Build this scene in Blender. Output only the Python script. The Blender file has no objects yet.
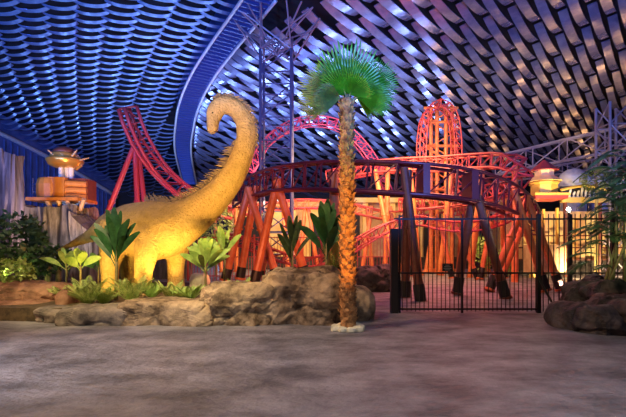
import bpy, math, random
from mathutils import Vector, Matrix, noise
V = Vector
R = math.radians
random.seed(7)
C = bpy.context.scene.collection
F = 420.0            # focal length in pixels of the 626 px frame
HZ = 250.0           # horizon row
EYE = 1.6

# ------------------------------------------------------------------ camera
cd = bpy.data.cameras.new('camera'); cam = bpy.data.objects.new('camera', cd); C.objects.link(cam)
cam.location = (0, 0, EYE); cam.rotation_euler = (R(90), 0, 0)
cd.sensor_width = 36; cd.lens = 36 * F / 626; cd.shift_y = (HZ - 208.5) / 626; cd.clip_end = 300
bpy.context.scene.camera = cam
# ------------------------------------------------------------------ world and exposure
w = bpy.data.worlds.new('world'); bpy.context.scene.world = w; w.use_nodes = True
w.node_tree.nodes['Background'].inputs[0].default_value = (0.10, 0.12, 0.30, 1)
w.node_tree.nodes['Background'].inputs[1].default_value = 0.10
vs = bpy.context.scene.view_settings
vs.view_transform = 'Standard'; vs.look = 'None'; vs.exposure = 0; vs.gamma = 1; vs.use_curve_mapping = False

def P(x, y, D):      # a place D metres ahead of the camera
    return V(((x - 313) * D / F, D, EYE - (y - HZ) * D / F))

def aim(o, target):
    o.rotation_euler = (V(target) - o.location).to_track_quat('-Z', 'Y').to_euler()
def area(name, loc, target, size, power, col):
    l = bpy.data.lights.new(name, 'AREA'); l.shape = 'DISK'; l.size = size; l.energy = power; l.color = col
    o = bpy.data.objects.new(name, l); o.location = loc; C.objects.link(o); aim(o, target); return o
def spot(name, loc, target, power, col, ang=60, blend=.6, rad=.08):
    l = bpy.data.lights.new(name, 'SPOT'); l.energy = power; l.color = col; l.spot_size = R(ang)
    l.spot_blend = blend; l.shadow_soft_size = rad
    o = bpy.data.objects.new(name, l); o.location = loc; C.objects.link(o); aim(o, target); return o

BLUE = (.22, .34, 1.0); VIO = (.42, .40, 1.0); WARM = (1, .62, .22); ORNG = (1, .36, .08); RED = (1, .12, .10); GOLD = (1, .72, .30)
# ceiling wash: floods behind the visitor, tilted up over the plaza
spot('blue_flood_light', (-20, -2, 3), (-22, 30, 17), 34000, (.11, .30, 1), 62, .5, .6)
spot('blue_flood_light', (-8, -4, 3), (-9, 26, 17), 21000, (.13, .27, 1), 60, .5, .6)
spot('violet_flood_light', (4, -4, 3), (5, 26, 17), 25000, (.11, .26, 1), 60, .5, .6)
spot('blue_flood_light', (-1, 38.5, 2.5), (-3, 33, 13), 2500, (.14, .28, 1), 110, .8, .4)
spot('mauve_flood_light', (24, -2, 3), (20, 24, 17), 14000, (.22, .33, .95), 64, .5, .6)
for k, lx in enumerate(range(-38, 22, 6)):
    spot('ceiling_glint_light', (lx * .8, 50 - (k % 2) * 5, 1), (lx * .6, 33, 14), 1700, (.34 + .012 * k, .55, 1), 100, .8, .4)
for lx, ly in ((16, 46), (22, 42), (23, 52), (29, 47), (34, 41), (35, 52), (28, 38), (39, 46)):
    spot('amber_uplight', (lx, ly, 2.8), (lx * .7, ly * .62, 14), 480, (1, .42, .10), 90, .8, .15)
# dinosaur and palm
spot('dinosaur_uplight', (-3.8, 11.2, .4), P(168, 228, 13), 420, (1, .66, .16), 75)
spot('dinosaur_uplight', (-5.3, 10.3, .5), P(120, 245, 13), 430, (1, .66, .16), 70)
spot('dinosaur_neck_light', (-1.6, 7.0, .5), P(232, 140, 12.6), 1700, (1, .60, .14), 46)
spot('palm_uplight', (.55, 6.9, .1), P(348, 215, 8.3), 420, (1, .38, .06), 60, .8)
spot('palm_uplight', (1.4, 4.6, .3), P(348, 205, 8.4), 850, (1, .46, .10), 24, .8)  # second spot, added to brighten the trunk above the first one's falloff
spot('crown_green_light', (1.0, 5.6, .1), P(350, 80, 8.3), 380, (.2, 1, .2), 34, .7)
spot('watchtower_light', (-8.5, 15.5, 2.3), P(64, 180, 22), 2300, (1, .52, .12), 44)
# coaster
spot('coaster_red_light', (-2.6, 12.6, .6), (-2.6, 20, 3.2), 1200, (1, .32, .14), 80)
spot('coaster_red_light', (3.2, 16.5, .3), (4.8, 28, 4), 2600, (1, .36, .20), 58)
spot('coaster_red_light', (7.0, 17.5, .3), (6.5, 14, 3), 220, (1, .25, .12), 90)
spot('coaster_red_light', (9.5, 16, .3), (8.5, 24, 3), 2000, (1, .38, .22), 62)
spot('coaster_magenta_light', (-7.5, 19, .4), (-10.5, 27, 7), 2200, (1, .08, .12), 60)
spot('coaster_magenta_light', (-.5, 25.5, .4), (-.5, 30, 7), 1300, (1, .12, .45), 90)
area('coaster_court_light', (5.8, 17.5, 6.6), (5.6, 19, 0), 4, 900, (1, .26, .2))
area('court_amber_light', (4, 24, 9), (5, 33, 2), 6, 2600, (1, .62, .25))
spot('facade_uplight', (14.5, 22.5, .3), (15, 27, 2.2), 1100, (1, .74, .34), 120)
spot('facade_uplight', (18.5, 22.5, .3), (19, 27, 2.2), 1100, (1, .74, .34), 120)
spot('kiosk_uplight', (12.6, 20.5, 2.6), (13, 24, 5), 2200, (1, .66, .22), 60)
spot('marquee_light', (15.6, 22.3, 3.2), (16, 25, 5), 160, (1, .8, .5), 80)
spot('slab_light', (-10.2, 10, 3.5), (-12.6, 17, 4.2), 420, (1, .80, .86), 50)  # unseen spot added to brighten the stone slab
spot('cliff_light', (-9.5, 17, .8), (-12.5, 20, 4), 900, (1, .80, .70), 90)  # unseen spot added to bring out the cliff texture
area('court_amber_light', (-3, 27, 6), (-3, 33, 3), 4, 700, (1, .66, .28))
# plaza
spot('plaza_fill_light', (3.2, .5, 8.5), (2.2, 4.3, 0), 1500, (.86, .88, 1), 66, 1, .5)  # unseen overhead spot, added to light the near plaza floor
spot('plaza_side_lamp', (-15, 8.5, 2.2), (-3, 7.2, 0), 1100, (1, .55, .32), 60, .8, .1)
area('plaza_fill_light', (-3.5, 6, 6.5), (-2.5, 9.5, .4), 1.2, 420, (1, .66, .38))  # unseen overhead fill, added to brighten the ledge rocks
spot('plaza_cool_light', (-7.5, 3.2, 3.2), (-4.5, 5.7, 0), 1300, (.75, .82, 1), 55, .9)
spot('rock_amber_light', (-12, 8.8, 1.6), (-8, 9.4, .4), 350, (1, .42, .16), 70, .8)
spot('planting_light', (-6.0, 6.5, 4.5), (-5.4, 10.4, .4), 750, (1, .88, .42), 50, .8)
spot('planting_light', (-2.5, 6.5, 4.5), (-2.6, 10.4, .6), 800, (1, .84, .42), 55, .8)
spot('planting_light', (-8.4, 11.3, .9), (-7.8, 14.5, 1.6), 80, (.9, 1, .45), 90, .8)
spot('left_tree_light', (-9.5, 8, .4), P(15, 250, 11.5), 120, (.8, 1, .5), 80, .8)
spot('right_palm_light', (5.2, 6.0, 2.5), P(605, 215, 9), 200, (.7, .95, .5), 60, .9)

# ------------------------------------------------------------------ materials
def mat(name, col, rough=.6, metal=0, col2=None, scale=3, bump=0, bscale=None, emit=0, stretch=(1, 1, 1), detail=5, spec=.5):
    m = bpy.data.materials.new(name); m.use_nodes = True
    nt = m.node_tree; b = nt.nodes['Principled BSDF']
    b.inputs['Base Color'].default_value = (*col, 1); b.inputs['Roughness'].default_value = rough
    b.inputs['Metallic'].default_value = metal; b.inputs['Specular IOR Level'].default_value = spec
    if emit:
        b.inputs['Emission Color'].default_value = (*col, 1); b.inputs['Emission Strength'].default_value = emit
    if col2 or bump:
        tc = nt.nodes.new('ShaderNodeTexCoord'); mp = nt.nodes.new('ShaderNodeMapping')
        mp.inputs['Scale'].default_value = stretch; nt.links.new(tc.outputs['Object'], mp.inputs[0])
    if col2:
        n = nt.nodes.new('ShaderNodeTexNoise'); n.inputs['Scale'].default_value = scale; n.inputs['Detail'].default_value = detail
        n.inputs['Roughness'].default_value = .65
        r = nt.nodes.new('ShaderNodeValToRGB'); r.color_ramp.elements[0].color = (*col, 1); r.color_ramp.elements[1].color = (*col2, 1)
        r.color_ramp.elements[0].position = .38; r.color_ramp.elements[1].position = .62
        nt.links.new(mp.outputs[0], n.inputs['Vector']); nt.links.new(n.outputs['Fac'], r.inputs[0]); nt.links.new(r.outputs[0], b.inputs['Base Color'])
    if bump:
        n2 = nt.nodes.new('ShaderNodeTexNoise'); n2.inputs['Scale'].default_value = bscale or scale; n2.inputs['Detail'].default_value = 6
        bp = nt.nodes.new('ShaderNodeBump'); bp.inputs['Strength'].default_value = bump; bp.inputs['Distance'].default_value = .08
        nt.links.new(mp.outputs[0], n2.inputs['Vector']); nt.links.new(n2.outputs['Fac'], bp.inputs['Height']); nt.links.new(bp.outputs[0], b.inputs['Normal'])
    return m
M = {}
M['slat'] = mat('ceiling_slat_metal', (.24, .30, .62), .26, .65, (.36, .43, .78), 1.2)
M['slat_blue_lit'] = mat('ceiling_slat_blue_lit_metal', (.20, .32, .72), .33, .6, (.32, .46, .85), 1.2)  # left field: same slats, with the blue light mixed into their colour
M['void'] = mat('ceiling_void', (.006, .007, .02), .9)
M['rib'] = mat('rib_metal', (.07, .12, .40), .35, .5)
M['edge'] = mat('edge_trim_metal', (.75, .80, .95), .35, .3)
M['truss'] = mat('truss_steel', (.11, .11, .24), .5, .3)
M['truss_pale'] = mat('truss_steel_pale', (.30, .26, .36), .5, .3)
M['wall'] = mat('blue_wall', (.05, .09, .30), .7, 0, (.09, .14, .42), .7)
M['dark_wall'] = mat('dark_wall', (.02, .02, .03), .8)
M['floor'] = mat('stained_concrete', (.10, .095, .105), .5, 0, (.30, .285, .315), 1.3, 1, 9, stretch=(.8, 1.2, 1), detail=12)
M['soil'] = mat('planting_soil', (.05, .035, .02), .95, 0, (.12, .08, .04), 6, .5)
M['rock'] = mat('sandstone_rock', (.10, .062, .035), .85, 0, (.50, .36, .23), 1.9, 1, 7, detail=9)
M['rock_grey'] = mat('grey_rock', (.08, .065, .06), .85, 0, (.30, .24, .20), 2.2, .9, 5, detail=9)
M['rock_red'] = mat('red_rock', (.16, .07, .04), .85, 0, (.45, .24, .15), 1.6, .8, 5, detail=9)
M['rock_dark_shaded'] = mat('dark_shaded_rock', (.025, .021, .022), .7, 0, (.10, .078, .08), 2.2, 1, 5, detail=9)  # right-hand boulders stand unlit; that shade is darkened into the colour
M['cliff'] = mat('cliff_stone', (.07, .06, .055), .9, 0, (.30, .26, .25), 1.6, 1, 3, stretch=(1.5, 1.5, .35), detail=8)
M['grain'] = mat('weathered_stone', (.10, .07, .08), .9, 0, (.34, .25, .27), 2.2, 1, 2.5, stretch=(2.2, 2.2, .16), detail=8)
M['dino'] = mat('dinosaur_skin', (.62, .38, .10), .6, 0, (.76, .50, .16), 5, 1.0, 16, detail=8)
M['dino_dark'] = mat('dinosaur_spines', (.36, .24, .10), .7)
M['eye'] = mat('dark_eye', (.01, .01, .01), .15)
M['bark'] = mat('palm_bark', (.22, .09, .03), .8, 0, (.62, .32, .12), 7, .9, 18)
M['frond'] = mat('palm_frond', (.03, .14, .004), .45, 0, (.06, .25, .008), 4)
M['frond_dry'] = mat('palm_frond_yellow', (.10, .17, .04), .5, 0, (.25, .30, .07), 4)
M['banana'] = mat('banana_leaf', (.02, .08, .025), .4, 0, (.05, .17, .05), 5)
M['lime'] = mat('lime_leaf', (.22, .38, .06), .5, 0, (.42, .58, .14), 5)
M['fern'] = mat('fern_leaf', (.20, .32, .05), .5, 0, (.48, .54, .16), 6)
M['dark_leaf'] = mat('dark_leaf', (.03, .06, .025), .5, 0, (.08, .14, .05), 4)
M['stem'] = mat('plant_stem', (.22, .17, .07), .7, 0, (.35, .28, .12), 9)
M['maroon'] = mat('maroon_shaded_track_paint', (.13, .014, .022), .35, .1)  # maroon darkened further: the near curve's silhouette shade is in the paint
M['red'] = mat('red_track_paint', (.44, .05, .06), .4, .1)
M['magenta'] = mat('magenta_lit_track_paint', (.34, .03, .14), .4, .1)  # tint of the magenta light on the arch, put into its paint
M['orange'] = mat('orange_support_paint', (.50, .11, .04), .42, 0, (.66, .20, .07), 2)
M['brown'] = mat('brown_shaded_support_paint', (.12, .028, .018), .5, 0, (.19, .05, .03), 3)  # silhouette shade of the near legs, darkened into the brown
M['sleeve'] = mat('black_rubber_sleeve', (.015, .013, .013), .5)
M['fence'] = mat('black_fence_steel', (.03, .026, .028), .4, .4)
M['white'] = mat('white_paint', (.8, .78, .75), .5)
M['sign'] = mat('sign_black', (.02, .02, .022), .5)
M['sign_txt'] = mat('sign_grey_print', (.35, .38, .38), .5)
M['wood'] = mat('orange_timber', (.42, .13, .025), .5, 0, (.66, .26, .05), 1.5, .3, 3, stretch=(1, 1, .4))
M['brass'] = mat('brass_metal', (.85, .42, .09), .28, .6)
M['tan'] = mat('tan_timber', (.62, .36, .18), .6, 0, (.75, .48, .26), 3)
M['yellow'] = mat('yellow_facade', (.80, .58, .22), .7, 0, (.95, .76, .38), .8)
M['stone_warm'] = mat('warm_stone_facade', (.42, .24, .14), .8, 0, (.66, .46, .30), .8, .5, 2)
M['gold'] = mat('gold_paint', (.85, .55, .12), .4, .3)
M['lamp'] = mat('lamp_glow', (1, .93, .82), .5, emit=60)
M['cove'] = mat('cove_glow', (1, .80, .45), .5, emit=2.2)
M['balloon'] = mat('blue_white_dome', (.25, .32, .65), .3, 0, (.7, .75, .9), .9)
M['base_stone'] = mat('cream_stone', (.62, .58, .40), .8, 0, (.80, .76, .58), 5, .6)

# ------------------------------------------------------------------ mesh helpers
def origin_of(o):
    p = V((0, 0, 0))
    while o: p += o.location; o = o.parent
    return p
class MB:
    def __init__(s): s.v = []; s.f = []
    def add(s, vs_, fs):
        n = len(s.v); s.v += [tuple(q) for q in vs_]; s.f += [tuple(i + n for i in f) for f in fs]; return s
    def box(s, c, d, rot=None):
        c = V(c); vs_ = []
        for i in range(8):
            q = V(((i & 1) - .5, ((i >> 1) & 1) - .5, ((i >> 2) & 1) - .5)); q = V((q.x * d[0], q.y * d[1], q.z * d[2]))
            if rot: q = rot @ q
            vs_.append(c + q)
        return s.add(vs_, [(0, 2, 3, 1), (4, 5, 7, 6), (0, 1, 5, 4), (2, 6, 7, 3), (0, 4, 6, 2), (1, 3, 7, 5)])
    def tube(s, pts, r, n=8, cap=True, flat=1.0):
        pts = [V(p) for p in pts]; k = len(pts)
        rs = r if isinstance(r, (list, tuple)) else [r] * k
        ref = None; vs_ = []
        for i, p in enumerate(pts):
            t = (pts[min(i + 1, k - 1)] - pts[max(i - 1, 0)])
            if t.length < 1e-9: t = V((0, 0, 1))
            t.normalize()
            if ref is None: ref = V((0, 1, 0)) if abs(t.y) < .9 else V((1, 0, 0))
            a = t.cross(ref)
            if a.length < 1e-4: a = t.orthogonal()
            a.normalize(); b = a.cross(t).normalized(); ref = b
            for j in range(n):
                an = 2 * math.pi * (j + .5) / n
                vs_.append(p + a * math.cos(an) * rs[i] + b * math.sin(an) * rs[i] * flat)
        fs = [(i * n + j, i * n + (j + 1) % n, (i + 1) * n + (j + 1) % n, (i + 1) * n + j) for i in range(k - 1) for j in range(n)]
        if cap: fs += [tuple(range(n - 1, -1, -1)), tuple(range((k - 1) * n, k * n))]
        return s.add(vs_, fs)
    def lathe(s, c, prof, n=20, arc=None):
        c = V(c); vs_ = []; k = len(prof)
        for r, z in prof:
            for j in range(n):
                a = 2 * math.pi * j / n; vs_.append(c + V((r * math.cos(a), r * math.sin(a), z)))
        fs = [(i * n + j, i * n + (j + 1) % n, (i + 1) * n + (j + 1) % n, (i + 1) * n + j) for i in range(k - 1) for j in range(n)]
        fs += [tuple(range(n - 1, -1, -1)), tuple(range((k - 1) * n, k * n))]
        return s.add(vs_, fs)
    def build(s, name, m, parent=None, smooth=False, loc=None):
        me = bpy.data.meshes.new(name); o = bpy.data.objects.new(name, me); C.objects.link(o)
        if parent is not None: o.parent = parent; off = origin_of(parent)
        elif loc is not None: o.location = loc; off = V(loc)
        else:
            xs = [q[0] for q in s.v]; ys = [q[1] for q in s.v]; zs = [q[2] for q in s.v]
            off = V(((min(xs) + max(xs)) / 2, (min(ys) + max(ys)) / 2, min(zs))); o.location = off
        me.from_pydata([(q[0] - off.x, q[1] - off.y, q[2] - off.z) for q in s.v], [], s.f)
        me.materials.append(m)
        if smooth: me.polygons.foreach_set('use_smooth', [True] * len(me.polygons))
        me.update(); return o
def tag(o, label, cat, group=None):
    o['label'] = label; o['category'] = cat
    if group: o['group'] = group
    return o
def thing(name, label, cat, loc, group=None):
    o = bpy.data.objects.new(name, None); C.objects.link(o); o.location = loc; o.empty_display_size = .3
    return tag(o, label, cat, group)
def struct(o, kind='structure'): o['kind'] = kind; return o
def catmull(ps, n=8):
    ps = [V(p) for p in ps]; out = []
    q = [ps[0] * 2 - ps[1]] + ps + [ps[-1] * 2 - ps[-2]]
    for i in range(1, len(q) - 2):
        a, b, c, d = q[i - 1], q[i], q[i + 1], q[i + 2]
        for k in range(n):
            t = k / n
            out.append(.5 * ((2 * b) + (c - a) * t + (2 * a - 5 * b + 4 * c - d) * t * t + (3 * b - a - 3 * c + d) * t ** 3))
    out.append(ps[-1]); return out
def resample(ps, step):
    L = [0]
    for a, b in zip(ps, ps[1:]): L.append(L[-1] + (b - a).length)
    n = max(2, round(L[-1] / step)); out = []; j = 0
    for i in range(n + 1):
        s_ = L[-1] * i / n
        while j < len(L) - 2 and L[j + 1] < s_: j += 1
        t = (s_ - L[j]) / max(1e-9, L[j + 1] - L[j]); out.append(ps[j].lerp(ps[j + 1], min(1, t)))
    return out

# ================================================================== THE SHELL
def ceil_z(Y):
    return EYE + 14 - max(0, Y - 20) ** 2 * .005
def on_ceiling(x, y):
    k = (HZ - y) / F; lo, hi = 5, 75
    for _ in range(50):
        m_ = (lo + hi) / 2
        if (ceil_z(m_) - EYE) / m_ > k: lo = m_
        else: hi = m_
    return V(((x - 313) * lo / F, lo, ceil_z(lo)))
# floor
mb = MB(); mb.add([(-45, -12, 0), (45, -12, 0), (45, 58, 0), (-45, 58, 0)], [(0, 1, 2, 3)])
struct(mb.build('floor', M['floor'], loc=(0, 0, 0)))
# void above the slats
mb = MB(); ys = [-8 + i * 3 for i in range(23)]
vv = [(x, y, ceil_z(y) + 1.5) for y in ys for x in (-50, 50)]
mb.add(vv, [(2 * i, 2 * i + 1, 2 * i + 3, 2 * i + 2) for i in range(len(ys) - 1)])
struct(mb.build('ceiling', M['void'], loc=(0, 0, 0)))
# the long curved rib that parts the two fields of slats
rib_px = [(262, -12), (246, 10), (222, 42), (203, 70), (191, 95), (185, 118), (183, 148), (190, 182)]
rib = resample(catmull([on_ceiling(*p) for p in rib_px], 8), .45)
def rib_x(Y):
    if Y <= rib[0].y: return rib[0].x + (Y - rib[0].y) * -.25
    for a, b in zip(rib, rib[1:]):
        if a.y <= Y <= b.y: return a.x + (b.x - a.x) * (Y - a.y) / max(1e-6, b.y - a.y)
    return rib[-1].x
hubc = on_ceiling(276, 4)
def slat(mb, c, S, W, bow, tilt, th=.05, seg=10, lift=.12):
    vs_ = []
    for k in range(seg + 1):
        t = k / seg - .5; p = c + S * t; z = ceil_z(p.y) - bow * (1 - 4 * t * t) + lift * abs(2 * t) ** 3
        for sgn, up in ((-1, 0), (1, 0), (1, 1), (-1, 1)):
            vs_.append((p.x + W.x * .5 * sgn, p.y + W.y * .5 * sgn, z - tilt * sgn + th * up))
    fs = []
    for k in range(seg):
        a = 4 * k
        for j in range(4): fs.append((a + j, a + 4 + j, a + 4 + (j + 1) % 4, a + (j + 1) % 4))
    fs += [(0, 1, 2, 3), (4 * seg + 3, 4 * seg + 2, 4 * seg + 1, 4 * seg)]
    mb.add(vs_, fs)
# right-hand field: long slats running away at 50 degrees, each third staggered
mb = MB(); s_ = V((3.45, 3.85, 0)); Sn = s_.normalized(); Wn = V((-Sn.y, Sn.x, 0))
for i in range(-70, 70):
    for j in range(-25, 30):
        c = V((8, 34, 0)) + Wn * (.70 * i) + s_ * (j + .5 * (i % 2) + .05 * math.sin(i * 1.7))
        if c.y < 13 or c.y > 56 or c.x > 46 or abs(c.x) > c.y * .82 + 5: continue
        t0 = -.5
        while t0 < .5 and rib_x(c.y + s_.y * t0) + .8 > c.x + s_.x * t0: t0 += .05
        if t0 > .3: continue
        S_ = s_ * (.92 * (.5 - t0)); c = c + s_ * ((t0 + .5) / 2)
        if (V((c.x, c.y, 0)) - V((hubc.x, hubc.y, 0))).length < 2.6: continue
        slat(mb, c, S_, Wn * (.48 if c.x > 7 else .55), .22 * (.5 - t0), .03)
o = mb.build('ceiling', M['slat'], loc=(0, 0, 0), smooth=False); struct(o)
# left-hand field: short smiling slats in staggered files, rows bending into arcs
mb = MB()
for u in range(-30, 40):
    for v in range(-18, 90):
        Yv = 14 + v * .88 + .44 * (u % 2) + .08 * math.sin(u * 2.1)
        X = -14 + 1.62 * (u - 8) - .55 * (Yv - 28)
        def pos(X):
            t = X / 14 + .5; return V((X, Yv + 14 * (.38 * t + .24 * t * t), 0))
        c = pos(X)
        if c.y < 13 or c.y > 58 or c.x > rib_x(c.y) - 1.1 or c.x < -c.y * .8 - 5: continue
        if c.x < -29.6 + (c.y - 41) * .29: continue
        S = pos(X + 1.0) - pos(X - 1.0)
        W = V((-S.y, S.x, 0)).normalized() * .29
        slat(mb, c, S, W, .11, .015, .02, seg=10, lift=.13)
struct(mb.build('ceiling', M['slat_blue_lit'], loc=(0, 0, 0)))
# rib: underside panels, cross battens, two pale edges
def sweep(path, w, drop, mb, inset=0):
    vs_ = []
    for i, p in enumerate(path):
        t = path[min(i + 1, len(path) - 1)] - path[max(0, i - 1)]; t.z = 0; t.normalize(); n = V((-t.y, t.x, 0))
        for sx, dz in ((-1, 1.2), (-1, -drop), (1, -drop), (1, 1.2)):
            vs_.append(p + n * sx * w / 2 + V((0, 0, dz)))
    k = len(path); fs = [(4 * i + j, 4 * i + j + 1, 4 * i + 5 + j, 4 * i + 4 + j) for i in range(k - 1) for j in range(3)]
    fs += [(0, 1, 2, 3), (4 * k - 1, 4 * k - 2, 4 * k - 3, 4 * k - 4)]
    mb.add(vs_, fs)
mb = MB(); sweep(rib, 1.5, .35, mb)
r_o = struct(mb.build('trim_1', M['rib'], loc=(0, 0, 0)))
mb = MB()
for i in range(1, len(rib) - 1):
    t = (rib[i + 1] - rib[i - 1]); t.z = 0; t.normalize(); a = math.atan2(t.y, t.x)
    mb.box(rib[i] + V((0, 0, -.40)), (.10, 1.3, .14), Matrix.Rotation(a, 3, 'Z'))
struct(mb.build('trim_2', M['rib'], loc=(0, 0, 0)))
for k, sd in enumerate((-1, 1)):
    pts = []
    for i, p in enumerate(rib):
        t = rib[min(i + 1, len(rib) - 1)] - rib[max(0, i - 1)]; t.z = 0; t.normalize()
        pts.append(p + V((-t.y, t.x, 0)) * sd * .82 + V((0, 0, -.42)))
    struct(MB().tube(pts, .10, 8).build('trim_%d' % (3 + k), M['edge'], loc=(0, 0, 0), smooth=True))
# walls
def wallbox(name, a, b, h, m, z0=0):
    a = V(a); b = V(b); d = (b - a); ang = math.atan2(d.y, d.x); c = (a + b) / 2
    return struct(MB().box((c.x, c.y, z0 + h / 2), (d.length, .3, h), Matrix.Rotation(ang, 3, 'Z')).build(name, m))
wallbox('wall_left', (-38, 15, 0), (-26.4, 56, 0), 17, M['wall'])
wallbox('wall_back', (-45, 57, 0), (45, 57, 0), 10.5, M['dark_wall'])
wallbox('wall_right', (42, 10, 0), (42, 57, 0), 17, M['dark_wall'])
e0 = V((-30.4, 41, ceil_z(41) - .1)); e1 = V((-26.3, 55.2, ceil_z(55.2) - .1))
ed = [V((-38 + 11.6 * t, 15 + 41 * t, 0)) for t in [i / 20 for i in range(21)]]
ed = [V((p.x + .3, p.y, ceil_z(p.y) - .5)) for p in ed]
struct(MB().tube(ed, .22, 8).build('trim_5', M['edge'], loc=(0, 0, 0), smooth=True))
mb = MB()
for i in range(60):                      # battens down the left wall
    t = (i + .5) / 60; x, y = -38 + 11.6 * t + .22, 15 + 41 * t
    mb.box((x, y, ceil_z(y) / 2 - .4), (.12, .12, ceil_z(y) - 1))
struct(mb.build('trim_6', M['wall'], loc=(0, 0, 0)))

# ================================================================== STEEL TRUSSES
def lattice_box(corners_a, corners_b, step, m_, parent, rc=.07, rl=.035, names=('chord', 'lacing')):
    """four-chord truss between two squares of corners"""
    for k in range(4):
        MB().tube([corners_a[k], corners_b[k]], rc, 6).build(names[0], m_, parent)
    L = (corners_b[0] - corners_a[0]).length; n = max(1, round(L / step)); mb = MB()
    for i in range(n):
        t0, t1 = i / n, (i + 1) / n
        for k in range(4):
            a, b = corners_a[k], corners_a[(k + 1) % 4]; a2, b2 = corners_b[k], corners_b[(k + 1) % 4]
            A, B, A1, B1 = a.lerp(a2, t0), b.lerp(b2, t0), a.lerp(a2, t1), b.lerp(b2, t1)
            mb.tube([A, B], rl, 5, False); mb.tube([A, B1] if i % 2 else [B, A1], rl, 5, False)
    mb.build(names[1], m_, parent)
tc = P(277, 20, 25.5); w2 = .9
tw = thing('truss_tower', 'tall blue square truss tower rising from behind the coaster to the ceiling', 'truss tower', (tc.x, 25.5, 0))
base = [V((tc.x + sx * w2, 25.5 + sy * w2, 0)) for sx, sy in ((-1, -1), (1, -1), (1, 1), (-1, 1))]
topz = 13.4
lattice_box(base, [V((b.x, b.y, topz)) for b in base], 1.3, M['truss'], tw, .085, .04)
mb = MB()
for b in base + [V((tc.x, 25.5, 0))]:
    for k in range(5):
        a = k * 1.256 + b.x; q = V((tc.x + 2.6 * math.cos(a), 25.5 + 2.2 * math.sin(a) - .6, 15.3))
        mb.tube([V((b.x, b.y, topz)), q], .05, 5, False)
mb.build('splayed_struts', M['truss_pale'], tw)
# right-hand roof beam and its mast
def pts_sq(p, h, w_): return [p + V((0, -w_ / 2, 0)), p + V((0, w_ / 2, 0)), p + V((0, w_ / 2, -h)), p + V((0, -w_ / 2, -h))]
bm_ = thing('roof_truss_beam', 'long lilac steel truss beam crossing under the ceiling at right', 'truss beam', P(560, 170, 30))
lattice_box(pts_sq(P(498, 156, 33), 1.4, 1.0), pts_sq(P(640, 122, 28), 1.6, 1.0), 2.0, M['truss_pale'], bm_, .07, .045)
bm2 = thing('roof_truss_beam', 'thinner truss beam running below the long lilac beam at upper right', 'truss beam', P(560, 190, 34))
lattice_box(pts_sq(P(498, 175, 36), .7, .7), pts_sq(P(640, 152, 32), .8, .7), 1.8, M['truss_pale'], bm2, .05, .035)
ms = thing('truss_mast', 'upright lilac truss mast rising behind the leafy palm at right edge', 'truss mast', (P(613, 0, 25.5).x, 25.5, 0))
cx = P(613, 0, 25.5).x
mbase = [V((cx + sx * .62, 25.5 + sy * .62, 0)) for sx, sy in ((-1, -1), (1, -1), (1, 1), (-1, 1))]
lattice_box(mbase, [V((b.x, b.y, 10.4)) for b in mbase], 1.3, M['truss_pale'], ms, .08, .045)

# ================================================================== ROLLER COASTER
def track(parent, ctrl, h=.93, g=.9, rr=.055, rs=.075, cell=.85, mr=None, ml=None, updir=V((0, 0, 1)), upf=None, sides=(0, 1)):
    mr = mr or M['red']; ml = ml or M['red']
    c = resample(catmull([V(p) for p in ctrl], 10), cell); n = len(c)
    rails = [[], []]; sp = [[], []]
    for i, p in enumerate(c):
        t = (c[min(i + 1, n - 1)] - c[max(0, i - 1)]).normalized(); up = upf(p, t) if upf else updir
        s = t.cross(up).normalized(); u = s.cross(t).normalized()
        rails[0].append(p - s * g / 2); rails[1].append(p + s * g / 2)
        sp[0].append(p - s * g * .42 - u * h); sp[1].append(p + s * g * .42 - u * h)
    for k in range(2): MB().tube(rails[k], rr, 8).build('rail', mr, parent, True)
    for k in range(2): MB().tube(sp[k], rs, 8).build('spine_tube', mr, parent, True)
    for i in range(n):
        q = [rails[0][i], rails[1][i], sp[1][i], sp[0][i]]; mb = MB()
        for k in range(4): mb.tube([q[k], q[(k + 1) % 4]], .04, 6)
        mb.build('tie_frame', ml, parent)
    mb = MB()
    for i in range(n - 1):
        for k in sides: mb.tube([sp[k][i], rails[k][i + 1]], .028, 5, False)
    mb.build('side_lattice', ml, parent)
    return c
def leg(parent, a, b, r=.16, m_=None, sleeve=True, name='support_leg'):
    """a = foot, b = head"""
    a = V(a); b = V(b); m_ = m_ or M['orange']
    o = MB().tube([a, a.lerp(b, .02), a.lerp(b, .021), a.lerp(b, .98), b], [r * 1.5, r * 1.5, r, r * .92, r * .92], 12).build(name, m_, parent)
    if sleeve:
        k = min(.25, .62 / (b - a).length)
        MB().tube([a.lerp(b, .005), a.lerp(b, k)], r * 1.22, 12).build('sleeve', M['sleeve'], o)
    for f in (.45, .72):
        pass
    MB().tube([a.lerp(b, .55), a.lerp(b, .565)], r * 1.25, 12).build('flange', m_, o)
    return o
# -- the near curve
near = thing('coaster_track', 'maroon box-truss coaster track curving across the front behind the palm and fence', 'roller coaster track', (3, 14, 0))
nc = [P(236, 190, 23), P(252, 178, 21), P(275, 169, 18.5), P(310, 163.5, 16), P(345, 162.5, 14.6), P(380, 163, 14), P(420, 165, 13.6), P(455, 169, 13.8), P(485, 176, 14.4), P(510, 187, 15.8), P(526, 200, 17.5), P(534, 214, 19.5)]
track(near, nc, h=.98, g=.55, cell=.92, rr=.06, mr=M['maroon'], ml=M['maroon'], sides=(1,))
for a, b in (((405, 299, 14.2), (408, 170, 14.0)), ((421, 304, 13.2), (404, 168, 13.6))):
    leg(near, P(*a) * 1, P(*b), .15, M['brown'])
for a, b in (((457, 294, 14.9), (475, 182, 14.4)), ((506, 299, 13.8), (472, 178, 14.0)), ((489, 291, 16.0), (528, 196, 16.6)), ((546, 291, 15.6), (514, 190, 15.8)), ((561, 290, 16.2), (526, 196, 16.6)), ((498, 284, 19.0), (531, 208, 18.4))):
    leg(near, P(*a), P(*b), .145, M['brown'] if a[0] in (457, 506, 547, 558) else M['orange'])
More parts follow.
